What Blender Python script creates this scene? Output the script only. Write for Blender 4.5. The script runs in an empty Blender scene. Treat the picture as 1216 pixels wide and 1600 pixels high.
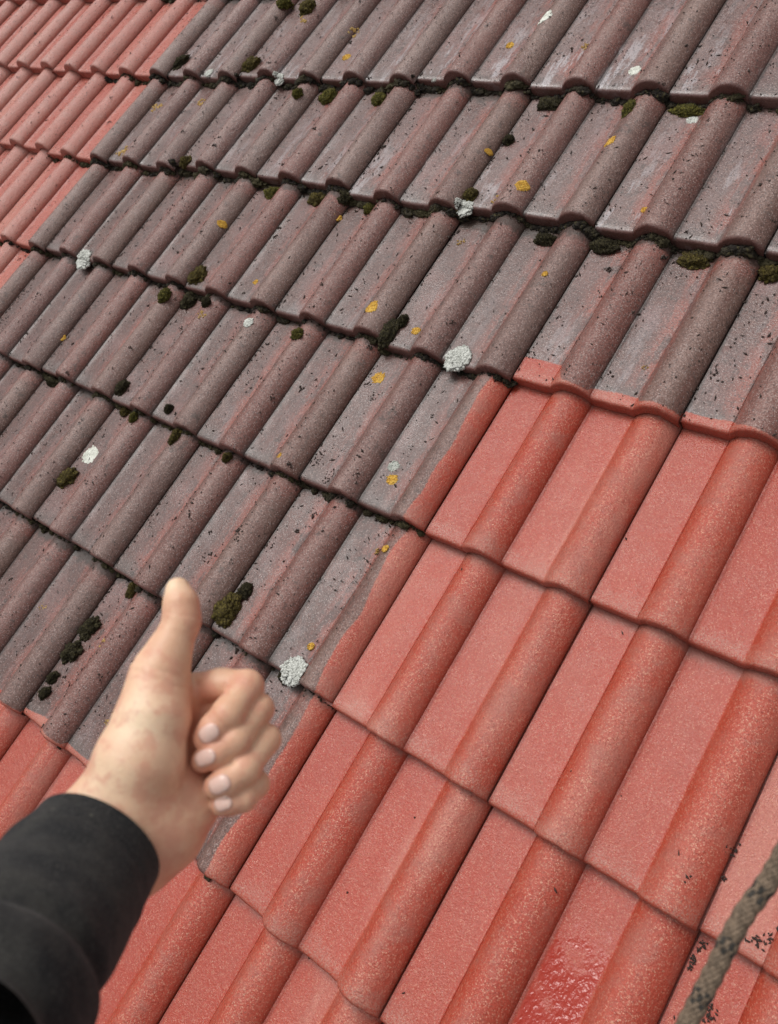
import bpy, math, random
import numpy as np
from mathutils import Matrix, Vector, noise

# ------------------------------------------------------------------ camera, world, sun, exposure
PITCH = math.radians(38)
M_ROOF = Matrix.Rotation(PITCH, 4, 'X')            # roof frame (u along the course, v up the slope, z out of the roof) -> world
scene = bpy.context.scene
scene.render.engine = 'CYCLES'
cam_loc = Vector((0.708593, -1.193643, 1.187447))
c_right = Vector((0.768085, 0.483755, -0.419555))
c_up = Vector((-0.318654, 0.857064, 0.404848))
c_back = Vector((0.555433, -0.177264, 0.812448))
M_CAM = Matrix(((c_right.x, c_up.x, c_back.x, cam_loc.x), (c_right.y, c_up.y, c_back.y, cam_loc.y),
                (c_right.z, c_up.z, c_back.z, cam_loc.z), (0, 0, 0, 1)))
cam_data = bpy.data.cameras.new('camera')
cam = bpy.data.objects.new('camera', cam_data)
scene.collection.objects.link(cam)
cam.matrix_world = M_ROOF @ M_CAM
cam_data.sensor_fit = 'HORIZONTAL'; cam_data.sensor_width = 36; cam_data.lens = 36 * 1301.38 / 1216
cam_data.clip_start = 0.02; cam_data.clip_end = 500
cam_data.dof.use_dof = True; cam_data.dof.focus_distance = 1.45; cam_data.dof.aperture_fstop = 13
scene.camera = cam

world = bpy.data.worlds.new('World'); scene.world = world; world.use_nodes = True
wn = world.node_tree.nodes; wl = world.node_tree.links
wn.clear()
sky = wn.new('ShaderNodeTexSky'); sky.sky_type = 'NISHITA'; sky.sun_disc = False
SUN_DIR = (M_ROOF.to_3x3() @ Vector((-0.36, 0.32, 0.87))).normalized()      # towards the sun
sky.sun_elevation = math.asin(SUN_DIR.z); sky.sun_rotation = math.atan2(SUN_DIR.x, SUN_DIR.y)
sky.air_density = 1.0; sky.dust_density = 6.0; sky.ozone_density = 1.0
bw = wn.new('ShaderNodeRGBToBW'); wl.new(sky.outputs[0], bw.inputs[0])
mx = wn.new('ShaderNodeMix'); mx.data_type = 'RGBA'; mx.inputs[0].default_value = 0.98        # overcast: nearly colourless
ev = wn.new('ShaderNodeMath'); ev.operation = 'MULTIPLY_ADD'; ev.inputs[1].default_value = 0.75; ev.inputs[2].default_value = 1.5   # an even cloud layer
wl.new(bw.outputs[0], ev.inputs[0])
wl.new(sky.outputs[0], mx.inputs[6]); wl.new(ev.outputs[0], mx.inputs[7])
bg = wn.new('ShaderNodeBackground'); bg.inputs[1].default_value = 0.12
wo = wn.new('ShaderNodeOutputWorld'); wl.new(mx.outputs[2], bg.inputs[0]); wl.new(bg.outputs[0], wo.inputs[0])

sun_data = bpy.data.lights.new('sun', 'SUN'); sun_data.energy = 1.25; sun_data.angle = math.radians(30); sun_data.color = (1, 0.965, 0.92)
sun = bpy.data.objects.new('sun', sun_data); scene.collection.objects.link(sun)
sun.rotation_euler = SUN_DIR.to_track_quat('Z', 'Y').to_euler()
scene.view_settings.view_transform = 'Standard'; scene.view_settings.look = 'None'
scene.view_settings.exposure = 0.15; scene.view_settings.gamma = 1

# ------------------------------------------------------------------ roof mathematics (used for tiles and for all that lies on them)
#MATH-BEGIN
TW, G = 0.300, 0.3164            # cover width and exposed length of a tile
RISE, THICK, HEAD = 0.026, 0.0240, 0.045
ROW_OFF = {0: -0.0016, 1: 0.0027, 2: -0.0016, 3: 0.0011, 4: -0.0003, 5: -0.0003}
OFFS = {(0,0):(-0.0027,0.0021),(0,1):(0.0001,0.0083),(0,2):(0.0035,-0.0097),(0,3):(0.0006,0.0022),(0,4):(0.0007,0.0021),(0,5):(0.0013,0.001),(1,1):(-0.0017,0.0024),(1,2):(0.0003,-0.0052),(1,3):(-0.0035,-0.0004),(1,4):(0.0009,-0.0035),(1,5):(-0.0007,0.001),(2,4):(-0.0008,-0.0034),(-1,0):(-0.0034,0.0103),(-1,1):(0.0035,-0.0017),(-1,2):(0.0033,-0.0002),(-1,3):(0.0023,-0.0006),(-1,4):(0.0005,0.0023),(-2,0):(0.0022,-0.001),(-2,1):(-0.0024,0.0131),(-2,2):(0.0015,0.0003),(-2,3):(-0.0009,0.0024),(-2,4):(-0.0035,0.0053),(-2,5):(-0.0004,-0.006),(-3,0):(0.0012,-0.0022),(-3,1):(-0.0015,0.0126),(-3,2):(0.0035,0.0046),(-3,3):(0.0024,0.005),(-3,4):(0.0003,0.0014),(-4,0):(0.0035,-0.0121),(-4,1):(-0.0001,-0.0047),(-4,2):(-0.0021,0.0032),(-4,3):(-0.0035,0.0008),(-5,0):(-0.0014,-0.014),(-5,1):(-0.0035,-0.0095),(-5,2):(-0.0026,-0.0028),(-6,0):(0.0035,-0.0109),(-6,1):(-0.0035,0.0018),(-7,0):(0.0019,-0.0029)}
C_MIN, C_MAX, R_MIN, R_MAX = -13, 6, -3, 8
NOSE_R = 0.009
def tile_origin(c, r):
    """lower left corner of tile (c, r): its right hand joint is line c, its nose line r"""
    du, dv = OFFS.get((c, r), (0.0, ROW_OFF.get(r, 0.0)))
    return (c - 1) * TW + du, -r * G + dv
def sstep(a, b, x):
    t = min(1.0, max(0.0, (x - a) / (b - a))); return t * t * (3 - 2 * t)
def profile(x):
    """height of the tile's upper surface across its width"""
    H1, H2 = 0.0280, 0.0268
    if x < 0.001: return -0.004
    if x < 0.074: z = 0.0006 * ((x - 0.037) / 0.037) ** 2 + (0.0009 * sstep(0.071, 0.0735, x))
    elif x < 0.148:
        s = (x - 0.111) / 0.037
        z = H1 * max(0.0, math.cos(math.pi / 2 * s)) ** (0.70 if s < 0 else 0.58)
    elif x < 0.224: z = 0.0006 * ((x - 0.187) / 0.037) ** 2 + (0.0009 * sstep(0.221, 0.2235, x)) + 0.0012 * sstep(0.154, 0.150, x)
    else:
        s = (x - 0.2605) / 0.0375
        z = H2 * max(0.0, math.cos(math.pi / 2 * min(s, 0.97))) ** (0.70 if s < 0 else 0.66)
    return z
def nose_drop(y):
    if y >= NOSE_R: return 0.0
    return NOSE_R * 0.75 * (1 - math.sqrt(max(0.0, 1 - ((NOSE_R - y) / NOSE_R) ** 2)))
def surf(u, v):
    """height of the roof's upper surface at (u, v)"""
    r0 = int(math.floor(-v / G))
    for r in (r0 - 1, r0, r0 + 1, r0 + 2):
        c0 = int(math.floor(u / TW)) + 1
        for c in (c0 - 1, c0, c0 + 1):
            ox, oy = tile_origin(c, r)
            nx, _ = tile_origin(c + 1, r)
            x, y = u - ox, v - oy
            if 0 <= y <= G + HEAD and 0 <= x and u < nx + 0.0008:
                x = min(x, 0.2985)
                return profile(x) + RISE * (1 - y / G) - nose_drop(y)
    return 0.0
#MATH-END

# ------------------------------------------------------------------ helpers
COL = scene.collection
def mesh_obj(name, verts, faces, mats=None, parent=None, smooth=True, matidx=None, M=None):
    me = bpy.data.meshes.new(name); me.from_pydata([tuple(v) for v in verts], [], faces); me.update()
    if smooth: me.polygons.foreach_set('use_smooth', [True] * len(me.polygons))
    for m in (mats or []): me.materials.append(m)
    if matidx is not None: me.polygons.foreach_set('material_index', matidx)
    o = bpy.data.objects.new(name, me); COL.objects.link(o)
    if parent: o.parent = parent
    if M is not None: o.matrix_world = M
    return o
def tag(o, label=None, category=None, group=None, kind=None):
    if label: o['label'] = label
    if category: o['category'] = category
    if group: o['group'] = group
    if kind: o['kind'] = kind
    return o

class NT:
    """small helper for building node materials"""
    def __init__(s, name):
        s.m = bpy.data.materials.new(name); s.m.use_nodes = True; s.n = s.m.node_tree.nodes; s.l = s.m.node_tree.links; s.n.clear()
        s.out = s.n.new('ShaderNodeOutputMaterial'); s.b = s.n.new('ShaderNodeBsdfPrincipled'); s.l.new(s.b.outputs[0], s.out.inputs[0])
    def put(s, sock, v):
        if isinstance(v, bpy.types.NodeSocket): s.l.new(v, sock)
        elif isinstance(v, (tuple, list)) and len(v) == 3 and sock.type == 'RGBA': sock.default_value = (*v, 1)
        else: sock.default_value = v
    def math(s, op, a, b=0.0, c=0.0, clamp=False):
        n = s.n.new('ShaderNodeMath'); n.operation = op; n.use_clamp = clamp
        s.put(n.inputs[0], a); s.put(n.inputs[1], b); s.put(n.inputs[2], c); return n.outputs[0]
    def vmath(s, op, a, b=(0, 0, 0)):
        n = s.n.new('ShaderNodeVectorMath'); n.operation = op; s.put(n.inputs[0], a); s.put(n.inputs[1], b); return n.outputs[0]
    def mix(s, f, a, b, mode='MIX'):
        n = s.n.new('ShaderNodeMix'); n.data_type = 'RGBA'; n.blend_type = mode
        s.put(n.inputs[0], f); s.put(n.inputs[6], a); s.put(n.inputs[7], b); return n.outputs[2]
    def fmix(s, f, a, b):
        n = s.n.new('ShaderNodeMix'); n.data_type = 'FLOAT'; s.put(n.inputs[0], f); s.put(n.inputs[2], a); s.put(n.inputs[3], b); return n.outputs[0]
    def noise(s, v, scale, detail=2, rough=0.5, dist=0.0):
        n = s.n.new('ShaderNodeTexNoise'); s.put(n.inputs['Vector'], v); n.inputs['Scale'].default_value = scale
        n.inputs['Detail'].default_value = detail; n.inputs['Roughness'].default_value = rough; n.inputs['Distortion'].default_value = dist
        return n.outputs['Fac']
    def voro(s, v, scale, feature='F1'):
        n = s.n.new('ShaderNodeTexVoronoi'); n.feature = feature; s.put(n.inputs['Vector'], v); n.inputs['Scale'].default_value = scale
        return n.outputs['Distance'], n.outputs.get('Color')
    def ramp(s, x, lo, hi, a=0.0, b=1.0):
        n = s.n.new('ShaderNodeMapRange'); n.interpolation_type = 'SMOOTHSTEP'; s.put(n.inputs[0], x)
        s.put(n.inputs[1], lo); s.put(n.inputs[2], hi); n.inputs[3].default_value = a; n.inputs[4].default_value = b
        return n.outputs[0]
    def sep(s, v):
        n = s.n.new('ShaderNodeSeparateXYZ'); s.put(n.inputs[0], v); return n.outputs
    def bump(s, h, strength, dist, normal=None):
        n = s.n.new('ShaderNodeBump'); s.put(n.inputs['Height'], h); s.put(n.inputs['Strength'], strength); n.inputs['Distance'].default_value = dist
        if normal: s.l.new(normal, n.inputs['Normal'])
        return n.outputs[0]
    def objco(s): return s.n.new('ShaderNodeTexCoord').outputs['Object']
    def rnd(s): return s.n.new('ShaderNodeObjectInfo').outputs['Random']
    def attr(s, name):
        n = s.n.new('ShaderNodeAttribute'); n.attribute_name = name; return n

# ------------------------------------------------------------------ tile material
def tile_material(name, mode):
    """mode: old, painted, nose (old with painted front edge), strip (painted right side of the edge roll), side (all but the edge roll painted), wet"""
    t = NT(name)
    P = t.objco(); rnd = t.rnd()
    off = t.vmath('SCALE', (31.7, 17.3, 11.9)); off.node.inputs[3].default_value = 1.0; t.l.new(rnd, off.node.inputs[3])
    Q = t.vmath('ADD', P, off)                                  # differs from tile to tile
    px, py, pz = t.sep(P)
    zone = t.sep(t.attr('zone').outputs['Color'])               # x: roll, y: foot of a roll's left flank, z: crest of a roll
    roll, foot, crest = zone[0], zone[1], zone[2]
    Qs = t.vmath('MULTIPLY', Q, (1.0, 0.22, 1.0))               # stretched down the slope, as water runs
    # ---- weathered concrete
    n1 = t.noise(Qs, 22, 4, 0.6); n2 = t.noise(Q, 60, 4, 0.65); n3 = t.noise(Q, 420, 3, 0.7); n4 = t.noise(Q, 1100, 2, 0.6)
    nb = t.noise(Qs, 55, 4, 0.65); n5 = t.noise(Q, 9, 2, 0.5)
    loc = t.sep(t.vmath('ADD', t.n.new('ShaderNodeObjectInfo').outputs['Location'], (0, 0, 0)))
    # the tiles higher up the roof carry more pale grey weathering than the damp ones below
    up = t.ramp(t.math('ADD', t.math('MULTIPLY', loc[1], 1.27), t.math('MULTIPLY', loc[0], 0.20)), -0.90, -0.10)
    base = t.mix(t.math('MULTIPLY', t.ramp(n1, 0.36, 0.66), t.math('MULTIPLY_ADD', up, 0.6, 0.4)), OLD_BROWN, OLD_GREY)
    panf = t.math('SUBTRACT', 1.0, roll)
    base = t.mix(t.math('MULTIPLY', panf, t.ramp(n2, 0.30, 0.62, 0.25, 0.85)), base, t.mix(up, (0.080, 0.041, 0.035), OLD_PAN))
    base = t.mix(t.math('MULTIPLY', panf, t.ramp(n5, 0.50, 0.68, 0.0, 0.55)), base, (0.24, 0.125, 0.115))
    tilev = t.ramp(t.math('FRACT', t.math('MULTIPLY', rnd, 7.31)), 0, 1, 0.0, 0.5)
    mainroll = t.math('MULTIPLY', t.ramp(px, 0.072, 0.085), t.ramp(px, 0.149, 0.146))
    edgeroll = t.ramp(px, 0.226, 0.240)
    base = t.mix(t.math('MULTIPLY', mainroll, t.math('ADD', tilev, t.ramp(nb, 0.3, 0.7, 0.1, 0.4))), base, (0.205, 0.070, 0.054))
    base = t.mix(t.math('MULTIPLY', edgeroll, t.ramp(n1, 0.30, 0.62, 0.2, 0.75)), base, (0.158, 0.092, 0.072))
    streak = t.math('MULTIPLY', foot, t.ramp(nb, 0.40, 0.56))
    base = t.mix(t.math('MULTIPLY', streak, 0.9), base, (0.27, 0.080, 0.058))
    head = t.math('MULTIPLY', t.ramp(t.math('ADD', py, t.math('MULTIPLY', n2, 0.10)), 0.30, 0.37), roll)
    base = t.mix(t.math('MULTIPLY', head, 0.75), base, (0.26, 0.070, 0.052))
    nosed = t.math('MULTIPLY', t.ramp(t.math('ADD', py, t.math('MULTIPLY', n2, 0.07)), 0.085, 0.040), panf)
    base = t.mix(t.math('MULTIPLY', nosed, 0.60), base, (0.115, 0.112, 0.105))
    bloom = t.math('MULTIPLY', t.ramp(t.noise(Qs, 30, 5, 0.75), 0.52, 0.62), t.math('MULTIPLY', panf, t.ramp(py, 0.26, 0.02, 0.25, 1.0)))
    base = t.mix(t.math('MULTIPLY', bloom, t.math('MULTIPLY_ADD', up, 0.70, 0.12)), base, (0.46, 0.43, 0.45))
    tv = t.math('FRACT', t.math('MULTIPLY', rnd, 13.7))
    base = t.mix(t.ramp(tv, 0.0, 1.0, 0.0, 0.30), base, (0.13, 0.085, 0.078))
    g1 = t.noise(Q, 300, 3, 0.75); g2 = t.noise(t.vmath('ADD', Q, (5, 5, 5)), 340, 3, 0.75)
    base = t.mix(t.ramp(g1, 0.52, 0.64, 0, 0.85), base, (0.055, 0.033, 0.029))
    base = t.mix(t.math('MULTIPLY', t.ramp(g2, 0.54, 0.66), t.math('MULTIPLY_ADD', up, 0.3, 0.45)), base, (0.40, 0.27, 0.235))
    base = t.mix(t.math('MULTIPLY', crest, t.ramp(t.math('ADD', g2, t.math('MULTIPLY', n1, 0.4)), 0.60, 0.82, 0.0, 0.55)), base, (0.36, 0.235, 0.205))  # highlight along the roll crests put into the colour, broken up by grit
    v1, vc = t.voro(Q, 380); vcs = t.sep(vc)
    speck = t.math('MULTIPLY', t.ramp(v1, 0.42, 0.25), t.ramp(vcs[0], 0.70, 0.76))
    base = t.mix(t.math('MULTIPLY', speck, 0.5), base, (0.50, 0.42, 0.40))
    v2, vc2 = t.voro(Q, 210); vcs2 = t.sep(vc2)
    dark = t.math('MULTIPLY', t.ramp(v2, 0.36, 0.20), t.ramp(vcs2[1], 0.80, 0.83))
    base = t.mix(t.math('MULTIPLY', dark, 0.75), base, (0.035, 0.026, 0.023))
    dirt = t.math('MULTIPLY', t.ramp(t.noise(Q, 34, 5, 0.75), 0.57, 0.68), 0.60)
    base = t.mix(dirt, base, (0.045, 0.035, 0.030))
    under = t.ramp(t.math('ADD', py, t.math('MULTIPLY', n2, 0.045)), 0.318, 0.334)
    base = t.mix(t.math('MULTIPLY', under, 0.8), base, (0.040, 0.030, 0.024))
    # front edge of the tile
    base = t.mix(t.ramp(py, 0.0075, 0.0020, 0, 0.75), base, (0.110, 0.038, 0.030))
    olditem = (base, t.math('MULTIPLY_ADD', roll, 0.06, t.ramp(t.noise(Q, 13, 4, 0.65), 0.36, 0.62, 0.16, 0.40)))
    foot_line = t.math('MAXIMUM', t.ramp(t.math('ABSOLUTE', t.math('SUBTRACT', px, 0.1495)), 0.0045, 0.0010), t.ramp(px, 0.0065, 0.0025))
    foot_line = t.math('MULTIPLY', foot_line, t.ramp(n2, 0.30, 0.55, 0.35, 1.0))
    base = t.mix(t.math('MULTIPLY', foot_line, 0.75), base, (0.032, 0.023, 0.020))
    olditem = (base, olditem[1])
    # ---- fresh paint
    pn = t.noise(Q, 260, 3, 0.65)
    paint = t.mix(t.ramp(t.noise(Qs, 14, 3, 0.6), 0.35, 0.68), PAINT_A, PAINT_B)
    paint = t.mix(t.math('MULTIPLY', t.ramp(t.math('FRACT', t.math('MULTIPLY', rnd, 9.13)), 0.0, 1.0, 0.0, 0.40), t.ramp(n5, 0.40, 0.6, 0.4, 1.0)), paint, (0.50, 0.150, 0.105))
    paint = t.mix(t.math('MULTIPLY', t.ramp(t.noise(Qs, 40, 4, 0.7), 0.55, 0.70), 0.35), paint, (0.30, 0.040, 0.022))
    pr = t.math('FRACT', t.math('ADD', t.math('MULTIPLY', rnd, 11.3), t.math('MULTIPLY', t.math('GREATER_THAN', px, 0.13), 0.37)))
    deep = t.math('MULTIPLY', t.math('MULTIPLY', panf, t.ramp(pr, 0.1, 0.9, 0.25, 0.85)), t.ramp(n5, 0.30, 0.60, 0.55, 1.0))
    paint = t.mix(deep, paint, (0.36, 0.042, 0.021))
    film = t.math('MULTIPLY', t.ramp(t.noise(Qs, 7, 4, 0.6), 0.48, 0.64), t.ramp(pr, 0.75, 0.15, 0.05, 0.55))
    paint = t.mix(film, paint, (0.50, 0.215, 0.165))
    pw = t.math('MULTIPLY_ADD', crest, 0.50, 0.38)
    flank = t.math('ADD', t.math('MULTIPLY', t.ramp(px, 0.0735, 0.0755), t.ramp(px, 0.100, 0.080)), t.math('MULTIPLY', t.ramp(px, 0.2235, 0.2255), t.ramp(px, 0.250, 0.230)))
    paint = t.mix(t.math('MULTIPLY', flank, t.ramp(n2, 0.25, 0.6, 0.25, 0.75)), paint, (0.37, 0.048, 0.021))  # dark roof reflection on the left flanks, put into the paint colour
    paint = t.mix(t.math('MULTIPLY', t.ramp(g1, 0.52, 0.64), pw), paint, (0.25, 0.032, 0.016))
    paint = t.mix(t.math('MULTIPLY', t.ramp(g2, 0.53, 0.65), pw), paint, (0.62, 0.31, 0.21))
    psp = t.math('MULTIPLY', t.ramp(v1, 0.40, 0.22), t.ramp(vcs[1], 0.72, 0.78))
    paint = t.mix(t.math('MULTIPLY', psp, t.math('MULTIPLY_ADD', crest, 0.32, 0.46)), paint, (0.66, 0.36, 0.25))
    # thin cover: the grey grit shows on the rolls and at the nose
    thin = t.math('MULTIPLY', t.ramp(t.noise(Q, 18, 4, 0.7), 0.44, 0.66), t.math('MULTIPLY_ADD', roll, 0.40, 0.12))
    paint = t.mix(thin, paint, (0.34, 0.115, 0.085))
    grit = t.math('MULTIPLY', t.ramp(t.math('ADD', py, t.math('MULTIPLY', n2, 0.06)), 0.075, 0.035), t.ramp(n3, 0.42, 0.60))
    paint = t.mix(t.math('MULTIPLY', grit, 0.5), paint, (0.42, 0.25, 0.20))
    paint = t.mix(t.math('MULTIPLY', foot_line, 0.55), paint, (0.20, 0.026, 0.015))  # shadow at the right foot of the rolls, coloured in as deep red
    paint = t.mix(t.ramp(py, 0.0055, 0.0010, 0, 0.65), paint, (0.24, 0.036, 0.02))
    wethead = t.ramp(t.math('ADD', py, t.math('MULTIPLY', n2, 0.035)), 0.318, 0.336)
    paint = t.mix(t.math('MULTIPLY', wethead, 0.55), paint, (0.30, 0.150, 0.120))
    if mode in ('faded', 'side'):
        paint = t.mix(t.math('MULTIPLY_ADD', roll, 0.30, 0.15), paint, (0.46, 0.25, 0.21))
        paint = t.mix(t.math('MULTIPLY', dark, 0.8), paint, (0.05, 0.03, 0.025))
    rm = t.ramp(t.noise(Q, 30, 3, 0.6), 0.35, 0.65, 0.20, 0.36)
    # ---- which of the two
    wob = t.math('SUBTRACT', t.noise(t.vmath('MULTIPLY', Q, (1, 1, 0)), 8, 1, 0.4), 0.5)
    wobs = t.math('SUBTRACT', t.noise(Q, 160, 3, 0.6), 0.5)
    wsum = t.math('ADD', wob, t.math('MULTIPLY', wobs, 0.05))
    mask = None
    if mode in ('painted', 'wet', 'faded'): mask = 1.0
    elif mode == 'old': mask = 0.0
    elif mode == 'nose':
        lim = t.math('MULTIPLY_ADD', panf, 0.010, 0.0065)
        lim = t.math('ADD', lim, t.math('MULTIPLY', wsum, 0.045))
        patch = t.ramp(px, 0.105, 0.075, 0, 0.018)
        lim = t.math('MAXIMUM', t.math('ADD', lim, t.math('MULTIPLY', patch, t.ramp(t.math('FRACT', t.math('MULTIPLY', rnd, 3.7)), 0.3, 0.6))), 0.0052)
        d = t.math('ADD', t.math('SUBTRACT', lim, py), t.math('MULTIPLY', t.math('SUBTRACT', g1, 0.5), 0.008)); mask = t.ramp(d, -0.0016, 0.0016)
    elif mode == 'strip':
        lim = t.math('ADD', t.math('MULTIPLY_ADD', t.math('FRACT', t.math('MULTIPLY', rnd, 5.3)), 0.010, 0.260), t.math('MULTIPLY', wsum, 0.036))
        d = t.math('ADD', t.math('SUBTRACT', px, lim), t.math('MULTIPLY', t.math('SUBTRACT', g1, 0.5), 0.010)); mask = t.ramp(d, -0.0014, 0.0014)
    elif mode == 'side':
        d = t.math('SUBTRACT', 0.2215, px); mask = t.ramp(d, -0.0015, 0.0015)
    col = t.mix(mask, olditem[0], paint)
    rgh = t.fmix(mask, olditem[1], rm)
    # ---- relief
    h = t.math('ADD', t.math('MULTIPLY', n3, 1.0), t.math('MULTIPLY', n4, 0.45))
    h = t.math('ADD', h, t.math('MULTIPLY', t.noise(Q, 150, 2, 0.5), 0.8))
    bs = t.fmix(mask, t.math('MULTIPLY_ADD', roll, 0.45, 0.34), t.math('MULTIPLY_ADD', roll, 0.25, 0.55))
    if mode == 'wet':
        inside = t.math('MULTIPLY', t.ramp(px, 0.150, 0.156), t.ramp(px, 0.222, 0.219))
        blob = t.ramp(t.math('ADD', t.noise(Q, 16, 4, 0.7), t.ramp(py, 0.17, 0.29, 0.08, -0.30)), 0.34, 0.56)
        wet = t.math('MULTIPLY', inside, blob)
        col = t.mix(t.math('MULTIPLY', wet, 0.95), col, (0.34, 0.022, 0.008))
        rgh = t.fmix(wet, rgh, 0.05)
        hw = t.noise(t.vmath('MULTIPLY', Q, (1.0, 0.75, 1.0)), 190, 2.0, 0.5, 0.3)
        h = t.fmix(wet, h, t.math('MULTIPLY', hw, 2.0)); bs = t.fmix(wet, bs, 0.55)
    nrm = t.bump(h, bs, 0.0014)
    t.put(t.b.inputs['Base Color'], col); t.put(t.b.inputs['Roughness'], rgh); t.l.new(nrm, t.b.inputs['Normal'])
    t.put(t.b.inputs['Specular IOR Level'], t.fmix(mask, t.math('MULTIPLY_ADD', up, 0.15, 0.38), 0.40))
    t.put(t.b.inputs['Coat Weight'], 0.20)
    t.b.inputs['Coat Roughness'].default_value = 0.30
    t.l.new(nrm, t.b.inputs['Coat Normal'])
    return t.m
OLD_BROWN = (0.132, 0.046, 0.034); OLD_GREY = (0.160, 0.088, 0.070); OLD_PAN = (0.185, 0.128, 0.124)
PAINT_A = (0.40, 0.048, 0.024); PAINT_B = (0.43, 0.066, 0.037)
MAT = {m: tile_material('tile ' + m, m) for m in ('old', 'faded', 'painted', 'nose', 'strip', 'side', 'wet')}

# ------------------------------------------------------------------ tile meshes
def tile_mesh(k):
    rng = random.Random(100 + k)
    xs = [0.0010, 0.0035, 0.012, 0.037, 0.062, 0.0705, 0.0725, 0.0740]
    xs += [0.074 + 0.037 * (1 - math.cos(math.pi * i / 18)) for i in range(1, 18)] + [0.148, 0.150, 0.152, 0.155, 0.170, 0.187, 0.205, 0.2195, 0.2225, 0.224]
    xs += [0.224 + (0.2972 - 0.224) * i / 17 for i in range(1, 18)]
    ys = [0, 0.0008, 0.0020, 0.0040, 0.0080, 0.014, 0.03, 0.06, 0.10, 0.14, 0.18, 0.22, 0.26, 0.30, G + HEAD]
    V, F, Z = [], [], []
    sd = Vector((k * 9.1, k * 3.7, 0))
    chips = [(rng.uniform(0.01, 0.29), rng.uniform(0.002, 0.006), rng.uniform(0.0008, 0.0028)) for _ in range(9)]
    def zat(x, y):
        z = profile(x) + RISE * (1 - y / G) - nose_drop(y)
        z += 0.0006 * noise.noise(Vector((x * 25, y * 14, 0)) + sd) + 0.00025 * noise.noise(Vector((x * 90, y * 80, 5)) + sd)
        return z
    def yoff(x, y):
        if y > 0.05: return 0.0
        o = 0.0013 * noise.noise(Vector((x * 30, 1, 0)) + sd) + 0.0006 * noise.noise(Vector((x * 220, 2, 0)) + sd)
        for cx, cw, cd in chips: o += cd * math.exp(-((x - cx) / cw) ** 2) * 0.7
        return o * (1 - y / 0.05)
    nx, ny = len(xs), len(ys)
    for y in ys:
        for x in xs:
            V.append((x, y + yoff(x, y), zat(x, y)))
            r = sstep(0.073, 0.082, x) * sstep(0.148, 0.142, x) + sstep(0.223, 0.232, x)
            f = sstep(0.030, 0.062, x) * sstep(0.086, 0.078, x) + sstep(0.185, 0.214, x) * sstep(0.236, 0.228, x)
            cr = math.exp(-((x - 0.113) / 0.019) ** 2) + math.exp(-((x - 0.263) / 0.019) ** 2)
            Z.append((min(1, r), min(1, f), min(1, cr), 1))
    for j in range(ny - 1):
        for i in range(nx - 1):
            a = j * nx + i; F.append((a, a + 1, a + nx + 1, a + nx))
    # front edge and underside (hollow under the rolls)
    def bot(x, y): return max(profile(x) + RISE * (1 - y / G) - THICK, RISE * (1 - y / G) - THICK)
    b0 = len(V)
    for y in (0.0004, 0.05, 0.30):
        for x in xs:
            V.append((x, y + yoff(x, 0) * (1 if y < 0.01 else 0), min(bot(x, y), zat(x, 0) - 0.006 if y < 0.01 else 9))); Z.append((0, 0, 0, 1))
    for i in range(nx - 1):
        F.append((b0 + i, b0 + i + 1, i + 1, i))
        for j in range(2): a = b0 + j * nx + i; F.append((a + nx, a + nx + 1, a + 1, a))
    # right hand side of the edge roll
    s0 = len(V)
    for y in ys:
        V.append((0.2977, y + yoff(0.296, y), -0.0015 + RISE * (1 - y / G) - (0.004 if y < 0.002 else 0))); Z.append((0, 0, 0, 1))
    for j in range(ny - 1): F.append((j * nx + nx - 1, s0 + j, s0 + j + 1, (j + 1) * nx + nx - 1))
    F.append((b0 + nx - 1, s0, nx - 1))
    # interlocking rib that runs under the neighbour's roll
    g0 = len(V)
    for y in (0.0012, G + HEAD):
        for x, z in ((0.001, None), (0.0006, -0.006), (-0.018, -0.006), (-0.018, -0.016)):
            V.append((x, y, (zat(0.001, y) if z is None else z + RISE * (1 - y / G)))); Z.append((0, 0, 0, 1))
    for i in range(3): F.append((g0 + i + 1, g0 + i, g0 + 4 + i, g0 + 5 + i))
    me = bpy.data.meshes.new('tile'); me.from_pydata(V, [], F); me.update()
    at = me.color_attributes.new('zone', 'FLOAT_COLOR', 'POINT')
    at.data.foreach_set('color', [c for z in Z for c in z])
    me.polygons.foreach_set('use_smooth', [True] * len(me.polygons))
    me.materials.append(MAT['old'])
    return me
TILE_MESHES = [tile_mesh(k) for k in range(7)]
for me in TILE_MESHES:        # keep the crease at the joints crisp
    try: me.set_sharp_from_angle(angle=math.radians(50))
    except Exception: pass

# ------------------------------------------------------------------ the roof
roof = bpy.data.objects.new('tiled_roof', None); COL.objects.link(roof)
roof.matrix_world = M_ROOF
tag(roof, 'pitched roof of double-roll concrete tiles, part mossy and weathered, part freshly painted red', 'roof')
def tile_mode(c, r):
    if r >= 6: return 'wet' if (c, r) == (2, 6) else 'painted'
    if c <= -6: return 'faded'
    if c == -5: return 'side'
    if c > 0 and r >= 3: return 'wet' if (c, r) == (2, 5) else 'painted'
    if c == 0 and r in (3, 4, 5): return 'strip'
    if (c > 0 and r == 2) or (c < 0 and r == 5): return 'nose'
    return 'old'
LBL = {'old': 'weathered brownish grey tile', 'painted': 'tile freshly painted red', 'faded': 'tile painted a paler red', 'nose': 'weathered tile with red paint along its front edge',
       'strip': 'weathered tile with a wavy strip of red paint down its right roll', 'side': 'red painted tile with an unpainted grey edge roll',
       'wet': 'red painted tile with a wet glossy patch'}
rng = random.Random(4)
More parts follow.
